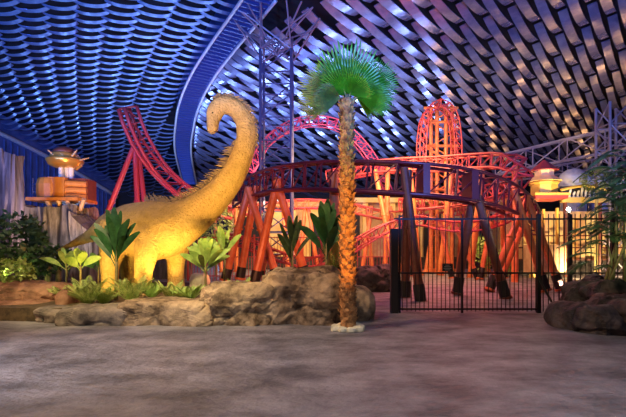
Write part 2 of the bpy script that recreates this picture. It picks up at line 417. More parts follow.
for x, y, D in ((423, 181, 13.75), (470, 187, 14.1)): MB().box(P(x, y, D), (.22, .95, .95)).build('hanger_plate', M['maroon'], near)
# A-frames under the near curve, left of the palm
lf = [((225, 281, 20.5), (249, 187, 20.6)), ((278, 281, 20.0), (248, 188, 20.4)), ((254, 284, 18.6), (278, 178, 18.4)), ((307, 279, 18.6), (276, 180, 18.2)),
      ((240, 279, 21), (256, 186, 20.7)), ((338, 276, 17.5), (333, 172, 15.4))]
for a, b in lf: leg(near, P(*a), P(*b), .19, M['orange'])
# -- the drop on the left
drop = thing('coaster_track', 'steep red coaster drop curving down behind the dinosaur at left', 'roller coaster track', P(150, 270, 27))
dc = [P(133, 107, 25), P(140, 128, 25.4), P(151, 148, 26), P(166, 168, 26.6), P(186, 186, 27.2), P(208, 199, 27.8), P(234, 208, 28)]
track(drop, dc, h=.8, g=.7, rr=.10, rs=.12, cell=.9, mr=M['red'], ml=M['red'])
for a, b in (((84, 272, 26), (134, 146, 26)), ((140, 268, 26.5), (135, 148, 26.1)), ((152, 268, 27), (138, 150, 26.4)), ((182, 262, 28), (178, 190, 27.6))):
    leg(drop, P(*a), P(*b), .17, M['red'], False)
# -- the arch behind
arch = thing('coaster_track', 'slim magenta-lit coaster arch rising between the truss tower and the palm', 'roller coaster track', P(310, 260, 30))
ac = [P(246, 168, 29), P(262, 141, 29.4), P(285, 124, 29.8), P(312, 117, 30), P(340, 122, 30.2), P(362, 140, 30.4), P(380, 166, 30.6), P(392, 195, 30.8)]
track(arch, ac, h=.6, g=.7, cell=.7, rr=.045, rs=.05, mr=M['magenta'], ml=M['magenta'])
leg(arch, P(292, 262, 30.2), P(292, 128, 30.2), .10, M['magenta'], False)
# -- the tall loop
loop = thing('coaster_track', 'tall narrow red loop of coaster track standing above the other tracks', 'roller coaster track', P(440, 265, 29))
lp = [P(416, 215, 29), P(418, 170, 29), P(419, 135, 29), P(424, 113, 29), P(439, 101, 29), P(454, 112, 29), P(459, 135, 29), P(460, 170, 29), P(462, 215, 29)]
lc = P(440, 135, 29)
def loop_up(p, t):
    s = V((0, 1, 0)); u = s.cross(t); u = u.normalized(); d = lc - p
    return u if u.dot(d) < 0 else -u
track(loop, lp, h=.45, g=.9, cell=.65, rr=.045, rs=.05, upf=loop_up)
for x in (431, 437, 446, 452):
    leg(loop, P(x, 272, 29.6), P(x, 106, 29.6), .15, M['orange'], False, 'tower_column')
mb = MB()
for y in (108, 122, 146, 168, 190): mb.tube([P(424, y, 29.5), P(458, y, 29.5)], .10, 6)
for i, y in enumerate(range(110, 200, 12)):
    mb.tube([P(431, y, 29.6), P(452, y + 12, 29.6)] if i % 2 else [P(452, y, 29.6), P(431, y + 12, 29.6)], .05, 5)
mb.tube([P(424, 146, 29.5), P(446, 160, 29.4)], .09, 6)
mb.build('cross_bracing', M['orange'], loop)
# -- the upper sweep that doubles back at the right
up_ = thing('coaster_track', 'bright red upper coaster track sweeping right and doubling back under itself', 'roller coaster track', P(470, 270, 23))
uc = [P(330, 172, 31), P(365, 164, 29), P(400, 160, 27.5), P(440, 158, 26), P(480, 155, 24), P(508, 154, 22.5), P(520, 162, 21.5), P(515, 175, 22), P(498, 184, 24), P(470, 192, 26), P(440, 196, 27), P(400, 200, 28)]
track(up_, uc, h=.75, g=1.0, cell=.75, rr=.065, rs=.07)
for a, b in (((515, 285, 21), (515, 166, 21.8)), ((470, 280, 24.5), (483, 164, 24)), ((420, 276, 26.5), (410, 168, 27)), ((385, 275, 28), (388, 168, 28)), ((440, 275, 26), (452, 166, 25.5)), ((396, 275, 27), (375, 170, 28.5))):
    leg(up_, P(*a), P(*b), .17, M['orange'], False)
# -- low return rails
low = thing('coaster_track', 'low pink coaster track winding between the supports under the near curve', 'roller coaster track', P(400, 280, 22))
wc = [P(222, 233, 23.8), P(243, 237, 23.5), P(275, 250, 23), P(310, 258, 23), P(345, 246, 23.5), P(380, 226, 24), P(415, 216, 24), P(450, 222, 23), P(485, 220, 22.5), P(520, 205, 23)]
track(low, wc, h=.5, g=.9, cell=.8, rr=.055, rs=.06)
for a, b in (((262, 276, 24), (268, 250, 23.2)), ((345, 276, 24), (352, 246, 23.6)), ((395, 277, 24), (392, 224, 24)), ((452, 278, 23), (440, 222, 23.2)), ((478, 279, 22.6), (455, 224, 22.8)), ((505, 278, 23), (502, 216, 22.7)),
             ((413, 276, 24), (405, 222, 24)), ((480, 279, 22.4), (491, 222, 22.6))):
    leg(low, P(*a), P(*b), .13, M['orange'])
# -- farther supports of another hidden stretch
far = thing('coaster_track', 'farthest orange coaster track and forest of supports before the lit facade', 'roller coaster track', P(350, 270, 30))
fc = [P(215, 212, 32), P(250, 206, 31.5), P(300, 200, 31), P(345, 203, 31), P(390, 212, 31), P(430, 206, 31), P(480, 200, 31), P(520, 198, 30)]
track(far, fc, h=.6, g=.9, cell=.9, rr=.06, rs=.06, ml=M['orange'])
for i, x in enumerate((222, 236, 262, 288, 300, 318, 330, 362, 372, 384, 400, 416, 426, 440, 458, 472, 488, 500, 512)):
    D = 30 + (i % 3) * .8; dx = ((i * 7) % 5 - 2) * 5
    leg(far, P(x, HZ + EYE * F / D, D), P(x + dx, 206, 31), .16, M['orange'], False)

# ================================================================== FENCE
FD = 10.7
fe = thing('metal_fence', 'black steel picket fence with double gate closing off the coaster court', 'fence', P(468, 313, FD))
x0, x1 = P(394, 0, FD).x, P(540, 0, FD).x
zt, zm, zb = 1.6 - (219 - HZ) * FD / F, 1.6 - (273 - HZ) * FD / F, 1.6 - (309 - HZ) * FD / F
for z in (zt, zm, zb): MB().box(((x0 + x1) / 2, FD, z), (x1 - x0, .045, .045)).build('rail', M['fence'], fe)
mb = MB(); n = 34
for i in range(1, n):
    x = x0 + (x1 - x0) * i / n
    if i % 2 == 0: mb.box((x, FD, (zt + .1 + .03) / 2 + .02), (.017, .017, zt + .10 - .03))
    else: mb.box((x, FD, zm / 2 + .02), (.017, .017, zm - .03))
mb.build('pickets', M['fence'], fe)
for px, w_, top in ((394, .18, zt - .25), (462, .05, zt), (538.5, .09, zt + .12)):
    MB().box((P(px, 0, FD).x, FD, top / 2), (w_, w_, top)).build('post', M['fence'], fe)
MB().box((P(399.5, 0, FD).x, FD, zt / 2 + .05), (.05, .05, zt + .1)).build('post', M['fence'], fe)
MB().tube([P(537, 275, FD), P(556, 310, FD - .35)], .028, 6).build('brace', M['fence'], fe)
fb = thing('metal_fence', 'thin rust-red picket railing running behind the boulders under the left A-frames', 'fence', (P(290, 0, 21.8).x, 21.8, 0))
a_, b_ = V((P(188, 0, 21.9).x, 21.9, 0)), V((P(390, 0, 21.7).x, 21.7, 0))
for z in (.25, 1.25, 2.25): MB().tube([a_ + V((0, 0, z)), b_ + V((0, 0, z))], .025, 5).build('rail', M['red'], fb)
mb = MB()
for i in range(64): mb.box(a_.lerp(b_, i / 63) + V((0, 0, 1.15)), (.026, .026, 2.3))
mb.build('pickets', M['red'], fb)
for t in (0, .33, .66, 1): MB().box(a_.lerp(b_, t) + V((0, 0, 1.2)), (.08, .08, 2.4)).build('post', M['red'], fb)
# sign on the fence
sg = thing('warning_sign', 'small black sign with three grey lines wired to the fence rail', 'sign', P(447.5, 267.5, FD - .05))
MB().box(P(447.5, 267.5, FD - .045), (.27, .015, .2)).build('panel', M['sign'], sg)
for k, ww in enumerate((.10, .16, .20, .14)):
    MB().box(P(447.5, 267.5, FD - .055) + V((0, 0, .06 - .04 * k)), (ww, .006, .014)).build('print', M['sign_txt'], sg)
# receding fence on the right
fr = thing('metal_fence', 'black picket fence right of the gate, running behind the dark boulders', 'fence', P(590, 313, FD))
a = V((x1 + .08, FD, 0)); b = V((P(655, 0, FD).x, FD, 0)); n = 21
for z in (zt, zm): MB().tube([a + V((0, 0, z)), b + V((0, 0, z))], .03, 4).build('rail', M['fence'], fr)
mb = MB()
for i in range(n): mb.box(a.lerp(b, i / n) + V((0, 0, zt / 2 + .08)), (.018, .018, zt + .1))
mb.build('pickets', M['fence'], fr)
for t in (.24, .62, 1): MB().box(a.lerp(b, t) + V((0, 0, zt / 2 + .06)), (.08, .08, zt + .12)).build('post', M['fence'], fr)
# lamps in the court
def lamp(px, py, D, label, r=.07, en=25):
    t = thing('post_lamp', label, 'lamp', (P(px, 0, D).x, D, 0)); p = P(px, py, D)
    MB().tube([V((p.x, D, 0)), p], .035, 8).build('pole', M['fence'], t)
    MB().tube([p, p + V((0, 0, .08))], [.1, .06], 10).build('lamp_cap', M['fence'], t)
    MB().lathe(p + V((0, 0, .06)), [(.01, 0), (r, r * .6), (r, r * 1.3), (.01, r * 2)], 12).build('bulb', M['lamp'], t, True)
    l = bpy.data.lights.new('bulb_light', 'POINT'); l.energy = en; l.color = (1, .85, .62); l.shadow_soft_size = r
    o = bpy.data.objects.new('bulb_light', l); C.objects.link(o); o.parent = t; o.location = p + V((0, -r * 2.2, .2)) - origin_of(t)
lamp(568.5, 213, 13.2, 'slim post lamp with a glaring white bulb above the right fence', .055, 60)
lamp(569, 246, 17.5, 'low post lamp glowing behind the fence under the glaring one', .04, 25)

# ================================================================== BACKGROUND BUILDINGS
def facade(name, label, cat, x0, x1, D, ytop, ybot, m_, mp, step, dark_bays=True):
    a, b = P(x0, ybot, D), P(x1, ybot, D); top = P(x0, ytop, D).z
    t = thing(name, label, cat, ((a.x + b.x) / 2, D, 0))
    MB().box(((a.x + b.x) / 2, D + .6, top / 2), (b.x - a.x, 1.0, top)).build('wall', m_, t)
    n = max(1, int((b.x - a.x) / step))
    for i in range(n + 1):
        x = a.x + (b.x - a.x) * i / n
        MB().box((x, D - .05, top / 2), (.45, .5, top)).build('pilaster', mp, t)
    MB().box(((a.x + b.x) / 2, D - .1, top - .15), (b.x - a.x + .3, .9, .4)).build('cornice', mp, t)
    MB().box(((a.x + b.x) / 2, D - .1, .5), (b.x - a.x, .6, 1.0)).build('plinth', M['rock_dark_shaded'], t)
    for i in range(n):
        x = a.x + (b.x - a.x) * (i + .5) / n; hw = (b.x - a.x) / n
        if i % 3 != 1 and dark_bays: MB().box((x, D + .06, top * .48), (hw * (.42 if i % 3 else .62), .12, top * .62)).build('dark_bay_panel', M['dark_wall'], t)  # flat dark panels added to darken the facade, standing for shaded recesses
    return t, a, b, top
facade('themed_facade', 'yellow-lit facade with pilasters behind the orange supports left of the palm', 'building', 232, 335, 35, 203, 270, M['yellow'], M['stone_warm'], 2.4)
facade('themed_facade', 'warm brown stone facade behind the coaster supports in the middle', 'building', 338, 500, 36, 199, 270, M['stone_warm'], M['yellow'], 2.2)
t, a, b, top = facade('themed_facade', 'long cream-yellow hall behind the fence at right', 'building', 508, 650, 27, 213, 270, M['yellow'], M['tan'], 2.0, False)
for k in range(3):
    MB().box(((a.x + b.x) / 2, 26.3, 1.0 + k * .75), (b.x - a.x, .1, .09)).build('wall_rail', M['brown'], t)
# yellow kiosk turret
kx = P(544, 0, 24).x; kt = thing('pagoda_kiosk', 'yellow and red tiered pagoda turret on stilts right of the coaster', 'kiosk', (kx, 24, 0))
for sx in (-.75, -.25, .3, .75):
    MB().box((kx + sx, 24 + (.6 if abs(sx) < .5 else 0), 2.0), (.12, .12, 4.0)).build('post', M['gold'], kt)
zz = P(0, 194, 24).z
MB().box((kx, 24, zz - .1), (1.95, 1.8, .12)).build('deck', M['gold'], kt)
MB().box((kx, 24, zz - .25), (1.8, 1.6, .2)).build('fascia', M['red'], kt)
MB().box((kx, 24, 1.1), (1.8, 1.2, 1.6)).build('booth', M['stone_warm'], kt)
MB().lathe((kx, 24, zz), [(.72, 0), (.72, .5), (.8, .55), (.8, .62), (.6, .7)], 8).build('lower_tier', M['gold'], kt)
MB().lathe((kx, 24, zz + .7), [(.95, 0), (.66, .22), (.52, .3), (.52, .62)], 8).build('roof', M['yellow'], kt)
MB().lathe((kx, 24, zz + 1.32), [(.8, 0), (.55, .2), (.2, .5), (.05, .62)], 8).build('cap', M['red'], kt)
# marquee with cursive white strokes
mk = thing('marquee_sign', 'dark marquee board with slanting cursive white lettering and gold arch', 'sign', P(583, 215, 25))
pa, pb = P(561, 194, 25), P(606, 194, 25)
MB().box(((pa.x + pb.x) / 2, 25.1, pa.z), (pb.x - pa.x, .15, .95)).build('board', M['sign'], mk)
ar = [P(561 + 47 * t, 190 - 4 * math.sin(t * 3.14), 25) for t in [i / 10 for i in range(11)]]
MB().tube(ar, .09, 6).build('arch', M['gold'], mk)
MB().box(((pa.x + pb.x) / 2, 25.0, P(0, 200, 25).z), (pb.x - pa.x, .3, .3)).build('sill', M['gold'], mk)
for k, q in enumerate(range(568, 600, 4)):
    hh = (8, 6, 7, 10, 10, 7, 5, 5)[k]
    c_ = [P(q - 2, 197, 24.95), P(q - 1, 198.5, 24.95), P(q + 1, 197, 24.95), P(q + 3, 198 - hh, 24.95), P(q + 1.8, 198 - hh + .8, 24.95), P(q + 1.5, 195, 24.95), P(q + 2.6, 197.5, 24.95)]
    MB().tube(catmull(c_, 4), .045, 5).build('letter_stroke', M['white'], mk)
for sx in (pa.x + .3, pb.x - .3):
    MB().box((sx, 25.1, pa.z / 2), (.15, .15, pa.z)).build('post', M['brown'], mk)
for q, label in ((575, 'blue and white striped dome behind the cursive marquee'), (600, 'smaller blue dome right of the striped dome')):
    p = P(q, 188, 29); r = 1.0 if q == 575 else .75
    d = MB().lathe((p.x, 29.2, 0), [(r * .8, 0), (r * .8, p.z), (r, p.z + .2), (r * 1.05, p.z + r * .5), (r * .8, p.z + r), (r * .4, p.z + r * 1.3), (.02, p.z + r * 1.4)], 20).build('domed_turret', M['balloon'], smooth=True)
    tag(d, label, 'turret')

# ================================================================== DINOSAUR
DD = 13.0
dn = thing('dinosaur', 'huge sandy yellow long-necked dinosaur with spiny back among the plants', 'dinosaur', P(150, 292, DD))
def soft(o, vox=.05, sm=6):
    r = o.modifiers.new('remesh', 'REMESH'); r.mode = 'VOXEL'; r.voxel_size = vox; r.use_smooth_shade = True
    s = o.modifiers.new('smooth', 'SMOOTH'); s.iterations = sm; s.factor = .5
def dchain(pts, n=8):
    """pts: px, py, D, radius px, height factor"""
    c = catmull([V(P(a, b, D)) for a, b, D, r, k in pts], n); rr = catmull([V((r, k, 0)) for a, b, D, r, k in pts], n)
    return c, rr
mb = MB()
spine = [(56, 251, 14.6, 1.2, 1), (75, 243, 14.3, 4, 1), (95, 234, 13.9, 8.5, 1), (112, 228, 13.5, 17, 1.05), (130, 229, 13.2, 26, 1.05), (148, 231, 13.0, 30, 1.05), (166, 229, 12.8, 28, 1.03), (183, 222, 12.6, 22, 1), (200, 211, 12.5, 17.5, 1), (216, 197, 12.4, 14.5, 1), (230, 180, 12.35, 12.5, 1), (240, 161, 12.3, 10.8, 1), (246, 141, 12.3, 9.6, 1),
         (245, 123, 12.3, 9.2, 1), (237, 110, 12.3, 8.8, 1), (226, 105, 12.3, 8.3, 1), (218, 107, 12.3, 8.0, 1)]
c, rr = dchain(spine)
mb.tube(c, [r.x * 12.9 / F for r in rr], 20)
head = [(224, 106, 12.3, 7.5, 1), (218, 108, 12.3, 8.6, 1), (214.5, 114, 12.3, 8.2, 1), (213, 121, 12.25, 6.4, 1), (212.5, 127, 12.2, 6.0, 1), (212, 131, 12.2, 5.0, 1), (212, 134, 12.2, 2.5, 1)]
ch, hr = dchain(head, 6); mb.tube(ch, [r.x * 12.3 / F for r in hr], 16)
# brow and cheek
mb.lathe(P(214, 108, 12.15), [(.01, -.12), (.10, -.05), (.12, .03), (.01, .13)], 10)
def dleg(pts): 
    c, rr = dchain(pts, 6); mb.tube(c, [r.x * 12.8 / F for r in rr], 16)
dleg([(118, 228, 12.9, 20, 1), (114, 246, 12.6, 14, 1), (110, 264, 12.5, 9.5, 1), (110, 280, 12.45, 8, 1), (110, 291, 12.4, 8.5, 1), (110, 296, 12.4, 10, 1)])
dleg([(136, 234, 13.9, 17, 1), (131, 252, 14.1, 11, 1), (128, 270, 14.2, 8, 1), (129, 284, 14.2, 8, 1), (129, 288, 14.2, 9, 1)])
dleg([(150, 236, 12.4, 17, 1), (147, 252, 12.2, 12, 1), (144, 268, 12.15, 9, 1), (143, 284, 12.1, 8, 1), (143, 293, 12.1, 8.5, 1), (143, 298, 12.1, 9.5, 1)])
dleg([(178, 226, 13.0, 16, 1), (178, 245, 13.3, 12, 1), (176, 262, 13.3, 9.2, 1), (176, 278, 13.3, 8.5, 1), (176, 288, 13.3, 9.5, 1), (176, 292, 13.3, 10, 1)])
body = mb.build('body', M['dino'], dn, True); soft(body, .045, 5)
mb = MB()
for f in range(40, 8 * 16 + 1):
    if f >= len(c): break
    p = c[f]; t = (c[min(f + 1, len(c) - 1)] - c[f - 1]).normalized(); n_ = t.cross(V((0, 1, 0))).normalized() * -1
    if n_.z < 0 and f < 96: n_ = -n_
    if f >= 96: n_ = V((n_.x, 0, n_.z))
    if f < 96 and n_.x > 0: n_ = n_
    r = rr[f].x * 12.9 / F; 
    for k in range(3):
        off = t * random.uniform(-.1, .1) + V((0, random.uniform(-.12, .05), 0)); L = random.uniform(.14, .32) * (1 if f < 92 else .42)
        b0 = p + n_ * (r * .93) + off
        mb.tube([b0, b0 + n_ * L * .5 - t * .02, b0 + n_ * L - t * .10], [.035, .02, .003], 5)
mb.build('back_spines', M['dino_dark'], dn)
for s in (-.2, .2):
    MB().lathe(P(214.5, 114, 12.3) + V((0, s, -.03)), [(.005, -.035), (.03, -.02), (.035, 0), (.03, .02), (.005, .035)], 10).build('eye', M['eye'], dn, True)
for px, D in ((110, 12.1), (143, 11.8), (176, 13.0)):
    mb = MB()
    z = P(0, 296 if px < 150 else 292, D).z
    for k in (-1, 0, 1): mb.lathe((P(px, 0, D).x + k * .14, D - .02, z - .02), [(.05, 0), (.06, .05), (.01, .12)], 8)
    mb.build('toenails', M['dino_dark'], dn)

# ================================================================== ROCKS
def rock(label, c, d, m_, seed, amp=.22, pw=3.2, name='boulder', sub=5, rotz=0, z0=None, sharp=1.0):
    import bmesh
    bm = bmesh.new(); bmesh.ops.create_icosphere(bm, subdivisions=sub, radius=1)
    sd = V((seed * 13.7, seed * 5.1, seed * 2.3)); c = V(c)
    for v in bm.verts:
        p = v.co.normalized(); k = (abs(p.x) ** pw + abs(p.y) ** pw + abs(p.z) ** pw) ** (-1 / pw); p = p * k
        q = V((p.x * d[0], p.y * d[1], p.z * d[2])) * 1.0
        n1 = noise.noise(q * 1.1 + sd); n2 = noise.noise(q * 3.0 + sd * 2); vd = noise.voronoi(V((q.x * .75 + n2 * .3, q.y * .8, q.z * .95 + n1 * .3)) + sd)[0]; n3 = max(0, 1 - (vd[1] - vd[0]) * 11)
        s = 1 + amp * (n1 * 1.2 + n2 * .45 - n3 * .30 * sharp + .10 * (noise.cell(V((q.x * 1.3 + n1, q.y * 1.3, q.z * 1.9 + n1)) + sd))) - amp * .15 + .06 * noise.noise(q * 6 + sd)
        v.co = V((q.x * s, q.y * s, q.z * s))
        v.co = Matrix.Rotation(rotz, 3, 'Z') @ v.co
        if z0 is not None and v.co.z + c.z < z0: v.co.z = z0 - c.z
    me = bpy.data.meshes.new(name); bm.to_mesh(me); bm.free(); me.materials.append(m_)
    o = bpy.data.objects.new(name, me); o.location = c; C.objects.link(o)
    return tag(o, label, 'rock')
def prock(label, xa, xb, yt, yb, D, m_, seed, depth=1.0, **k):
    a, b = P(xa, yt, D), P(xb, yb, D); w_ = abs(b.x - a.x) / 2; zt_, zb_ = a.z, max(0, b.z)
    hgt = (zt_ - zb_)
    return rock(label, ((a.x + b.x) / 2, D + depth * .5, zb_ + hgt * .35), (w_ * 1.05, depth * .6, hgt * .68), m_, seed, z0=zb_ - .02 if zb_ > .05 else 0, **k)
prock('largest tan boulder, cracked, immediately left of the palm trunk', 262, 346, 271, 330, 9.0, M['rock'], 1, 1.6, pw=4.5)
prock('tan boulder sloping down left from the largest one', 192, 285, 286, 331, 9.0, M['rock'], 2, 1.5, pw=4.5)
prock('rounded pale boulder just right of the palm trunk', 340, 379, 289, 327, 9.4, M['rock'], 3, 1.2, pw=2.3, amp=.12)
prock('long low tan ledge rock in front of the yellow planting', 118, 214, 302, 331, 8.9, M['rock'], 4, 1.0, amp=.15, pw=6)
prock('low grey-brown ledge rock below the dark banana plant', 56, 130, 308, 333, 8.9, M['rock_grey'], 5, .9, amp=.17, pw=6)
prock('small jagged grey rock at the left end of the ledge', 26, 70, 309, 331, 9.2, M['rock_grey'], 6, 1.0, amp=.32)
prock('broad reddish boulder at the far left edge', -30, 52, 284, 318, 10.6, M['rock_red'], 7, 1.8, amp=.2)
prock('flat dark brown rock at the foot of the reddish boulder', -30, 40, 303, 322, 9.9, M['rock_red'], 17, 1.2, amp=.25)
prock('small rust-brown rock between the reddish boulder and the fern', 52, 68, 292, 314, 10.0, M['rock_red'], 8, .6)
prock('dark low boulder in front of the right fence', 584, 632, 306, 341, 7.9, M['rock_dark_shaded'], 9, 1.2, amp=.3)
prock('dark boulder piled behind the low one at right', 596, 660, 280, 325, 8.8, M['rock_dark_shaded'], 10, 1.4, amp=.34)
prock('dark flat boulder at the bottom of the right edge', 622, 700, 300, 344, 7.6, M['rock_dark_shaded'], 11, 1.3, amp=.3)
prock('dark reddish rock mound behind the fence gate post', 358, 404, 266, 294, 16.0, M['rock_dark_shaded'], 12, 1.4, amp=.25)
prock('whitish low rock behind the pale leafed plant', 188, 206, 272, 292, 14.0, M['base_stone'], 13, .8)
# planting bed
mb = MB(); prof = [(-12.5, 11), (-9, 9.7), (-6.3, 9.4), (-4, 9.3), (-1.5, 9.4), (.6, 9.8), (1.3, 10.5), (.9, 13), (-1.2, 15.5), (-3.6, 16.5), (-10, 18), (-16, 18), (-16, 11)]
n = len(prof); mb.add([(x, y, .30) for x, y in prof] + [(x, y, 0) for x, y in prof], [tuple(range(n))] + [(i, i + n, (i + 1) % n + n, (i + 1) % n) for i in range(n)])
o = mb.build('planting_bed', M['soil']); struct(o)
# cliffs and stone slab at left
def slab(name, label, xa, xb, yt, D, depth, m_, seed, cut=0):
    a, b = P(xa, yt, D), P(xb, yt, D); nx, nz = 30, 26; vs_ = []; 
    ring = []
    for i in range(nx + 1): ring.append((a.x + (b.x - a.x) * i / nx, D))
    for i in range(1, 9): ring.append((b.x, D + depth * i / 8))
    for i in range(1, nx + 1): ring.append((b.x - (b.x - a.x) * i / nx, D + depth))
    for i in range(1, 8): ring.append((a.x, D + depth - depth * i / 8))
    k = len(ring); cx_ = (a.x + b.x) / 2; cy_ = D + depth / 2
    for j in range(nz + 1):
        for (x, y) in ring:
            top = a.z + cut * (x - a.x) / (b.x - a.x) + .35 * noise.noise(V((x * 1.5, y * 1.5, seed)))
            z = top * j / nz
            f = 1 + .0
            dn_ = .30 * noise.noise(V((x * 1.7, y * 1.7, z * .30 + seed))) + .16 * noise.noise(V((x * 5, y * 5, z * .5 + seed)))
            dx, dy = x - cx_, y - cy_; l = math.hypot(dx, dy)
            vs_.append((x + dx / l * dn_ * 1.3, y + dy / l * dn_ * 1.6, z))
    fs = [(j * k + i, j * k + (i + 1) % k, (j + 1) * k + (i + 1) % k, (j + 1) * k + i) for j in range(nz) for i in range(k)]
    fs.append(tuple(range(nz * k, nz * k + k)))
    return tag(MB().add(vs_, fs).build(name, m_), label, 'rock')
slab('rock_slab', 'tall grooved mauve-brown stone slab at the left edge', -45, 11, 147, 17, 1.0, M['grain'], 3, -.15)
slab('cliff', 'dark grey cliff carrying the wooden watchtower', 24, 72, 206, 21.5, 2.4, M['cliff'], 8)
slab('cliff', 'lower grey cliff sloping off right of the watchtower cliff', 70, 92, 212, 20.5, 2, M['cliff'], 12, -1.2)
slab('cliff', 'shadowy cliff running behind the dinosaur legs', 102, 186, 240, 22.9, 1.2, M['cliff'], 21, .5)

# ================================================================== WATCHTOWER
WD = 22.5; wx = P(64, 0, WD).x; wz = P(0, 204, WD).z
wt = thing('watchtower', 'glowing orange wooden watchtower with brass bowl roof standing on the cliff', 'tower', (wx, WD, wz))
s = WD / F
L, Rr = P(40, 0, WD).x, P(86, 0, WD).x; zd = P(0, 200, WD).z; zt2 = P(0, 179, WD).z
MB().box(((L + Rr) / 2, WD, zd - .05), (Rr - L + .2, 2.0, .16)).build('deck', M['wood'], wt)
for a0, b0 in ((46, 52), (58, 61), (72, 66), (80, 84)):
    MB().tube([P(b0 if a0 < 60 else a0, 210, WD - .4), P(a0 if a0 < 60 else b0, 199, WD - .7)], .11, 6).build('strut', M['tan'], wt)
lc_ = V((P(53, 0, WD).x, WD, zd)); h_ = zt2 - zd
prof = [(.72, 0), (.78, h_ * .3), (.78, h_ * .7), (.72, h_ * .92), (.66, h_)]
MB().lathe(lc_, prof, 16).build('barrel_cabin', M['wood'], wt, False)
MB().box((P(63, 0, WD).x, WD, zd + h_ / 2), (.9, 1.3, h_)).build('middle_cabin', M['wood'], wt)
for k in range(3):
    MB().tube([P(66, 196.5 - k * 6.6, WD - .5), P(87, 197.5 - k * 6.6, WD - .3)], .165, 10).build('side_log', M['wood'], wt)
MB().box((P(78, 0, WD).x, WD + .2, zd + h_ / 2), (1.2, 1.1, h_ * .95)).build('side_cabin', M['brown'], wt)
for px in (61.5, 66.5, 71):
    MB().tube([P(px, 179, WD), P(px, 166, WD)], .14 if px != 66.5 else .1, 10).build('column', M['white'], wt)
bz = P(0, 168, WD).z; bc = V((P(65, 0, WD).x, WD, bz))
MB().lathe(bc, [(.48, 0), (.78, .12), (.92, .38), (.88, .45), (.76, .45), (.70, .50), (.70, .66), (.62, .76)], 20).build('bowl', M['brass'], wt, True)
MB().lathe(bc + V((0, 0, .74)), [(.62, 0), (.55, .18), (.35, .33), (.1, .40), (.02, .41)], 18).build('dome', M['brown'], wt, True)
for a0, b0 in (((57, 158), (48, 150)), ((72, 156), (77, 150)), ((80, 160), (89, 158))):
    MB().tube([P(*a0, WD - .5), P(*b0, WD - .8)], [.05, .03], 6).build('spar', M['tan'], wt)
MB().tube([P(78, 158, WD), P(80, 166, WD), P(76, 170, WD)], [.12, .12, .05], 8).build('bracket', M['brass'], wt)
mb = MB()
for z in (192, 184): mb.tube([P(33, z, WD), P(42, z, WD)], .03, 5)
for x in (33, 37): mb.tube([P(x, 198, WD), P(x, 178, WD)], .035, 5)
mb.build('railing', M['truss'], wt)

# ================================================================== PALM TREE
PD = 8.4; pr = P(348, 330, PD); ptop = P(346.5, 100, PD)
pt = thing('palm_tree', 'tall fan palm with orange-lit scaly trunk in front of the boulders', 'palm tree', (pr.x, PD, 0))
mb = MB(); hp = ptop.z - .0; N = 60
mb.tube([V((pr.x + (ptop.x - pr.x) * i / N + .015 * math.sin(i * .5), PD, .02 + (hp) * i / N)) for i in range(N + 1)], [.15 - .03 * i / N + .012 * (i % 2) for i in range(N + 1)], 14)
mb.build('trunk', M['bark'], pt)
mb = MB()
for i in range(230):
    z = .12 + (hp - .2) * i / 230; a = i * 2.399; r = .135 - .03 * i / 230; x = pr.x + (ptop.x - pr.x) * z / hp
    d = V((math.cos(a), math.sin(a), 0)); sd = V((-d.y, d.x, 0)); c_ = V((x, PD, z))
    L = random.uniform(.10, .17)
    p0 = c_ + d * r * .9; p1 = c_ + d * (r + .075) + V((0, 0, L))
    mb.add([p0 - sd * .06, p0 + sd * .06, p1 + sd * .028, p1 - sd * .028, p0 - sd * .04 + V((0, 0, .06)), p0 + sd * .04 + V((0, 0, .06))],
           [(0, 1, 2, 3), (0, 3, 4), (1, 5, 2), (3, 2, 5, 4)])
o = mb.build('leaf_bases', M['bark'], pt); struct(o, 'stuff')
for a, r in [(i * .7, .30 + .06 * (i % 3)) for i in range(9)]:
    q = V((pr.x + math.cos(a) * .24, PD + math.sin(a) * .24, 0))
    o = rock('x', q + V((0, 0, .045)), (.10 + .02 * (r - .3) * 10, .09, .07), M['base_stone'], a + 3, amp=.3, sub=2, z0=0, name='cream_stone')
    tag(o, 'small cream stone in the ring around the palm base', 'stone', 'cream stones ringing the palm base')
def fan_leaf(mb, c0, direction, r, spread=150, n=26, droop=.2, face=V((0, -1, 0)), fold=.1):
    d = V(direction).normalized(); f_ = (face - d * face.dot(d)).normalized(); sd = d.cross(f_).normalized()
    for k in range(n):
        a = R(-spread / 2 + spread * (k + .5) / n); w_ = R(spread / n) * .5
        def pt_(ang, rad, lift=0): return c0 + (d * math.cos(ang) + sd * math.sin(ang)) * rad + f_ * lift + V((0, 0, -droop * (rad / r) ** 2 * r))
        rl = r * (1 - .22 * abs(a / R(spread / 2)) ** 2) * random.uniform(.93, 1.05)
        i0 = len(mb.v)
        mb.add([pt_(a, 0), pt_(a - w_, rl * .6), pt_(a, rl * .6, fold * .3), pt_(a + w_, rl * .6), pt_(a - w_ * .5, rl * .85), pt_(a + w_ * .5, rl * .85), pt_(a + random.uniform(-.02, .02), rl, -.06)],
               [(0, 1, 2), (0, 2, 3), (1, 4, 2), (2, 4, 5), (2, 5, 3), (4, 6, 5)])
cc = P(347, 99, PD)
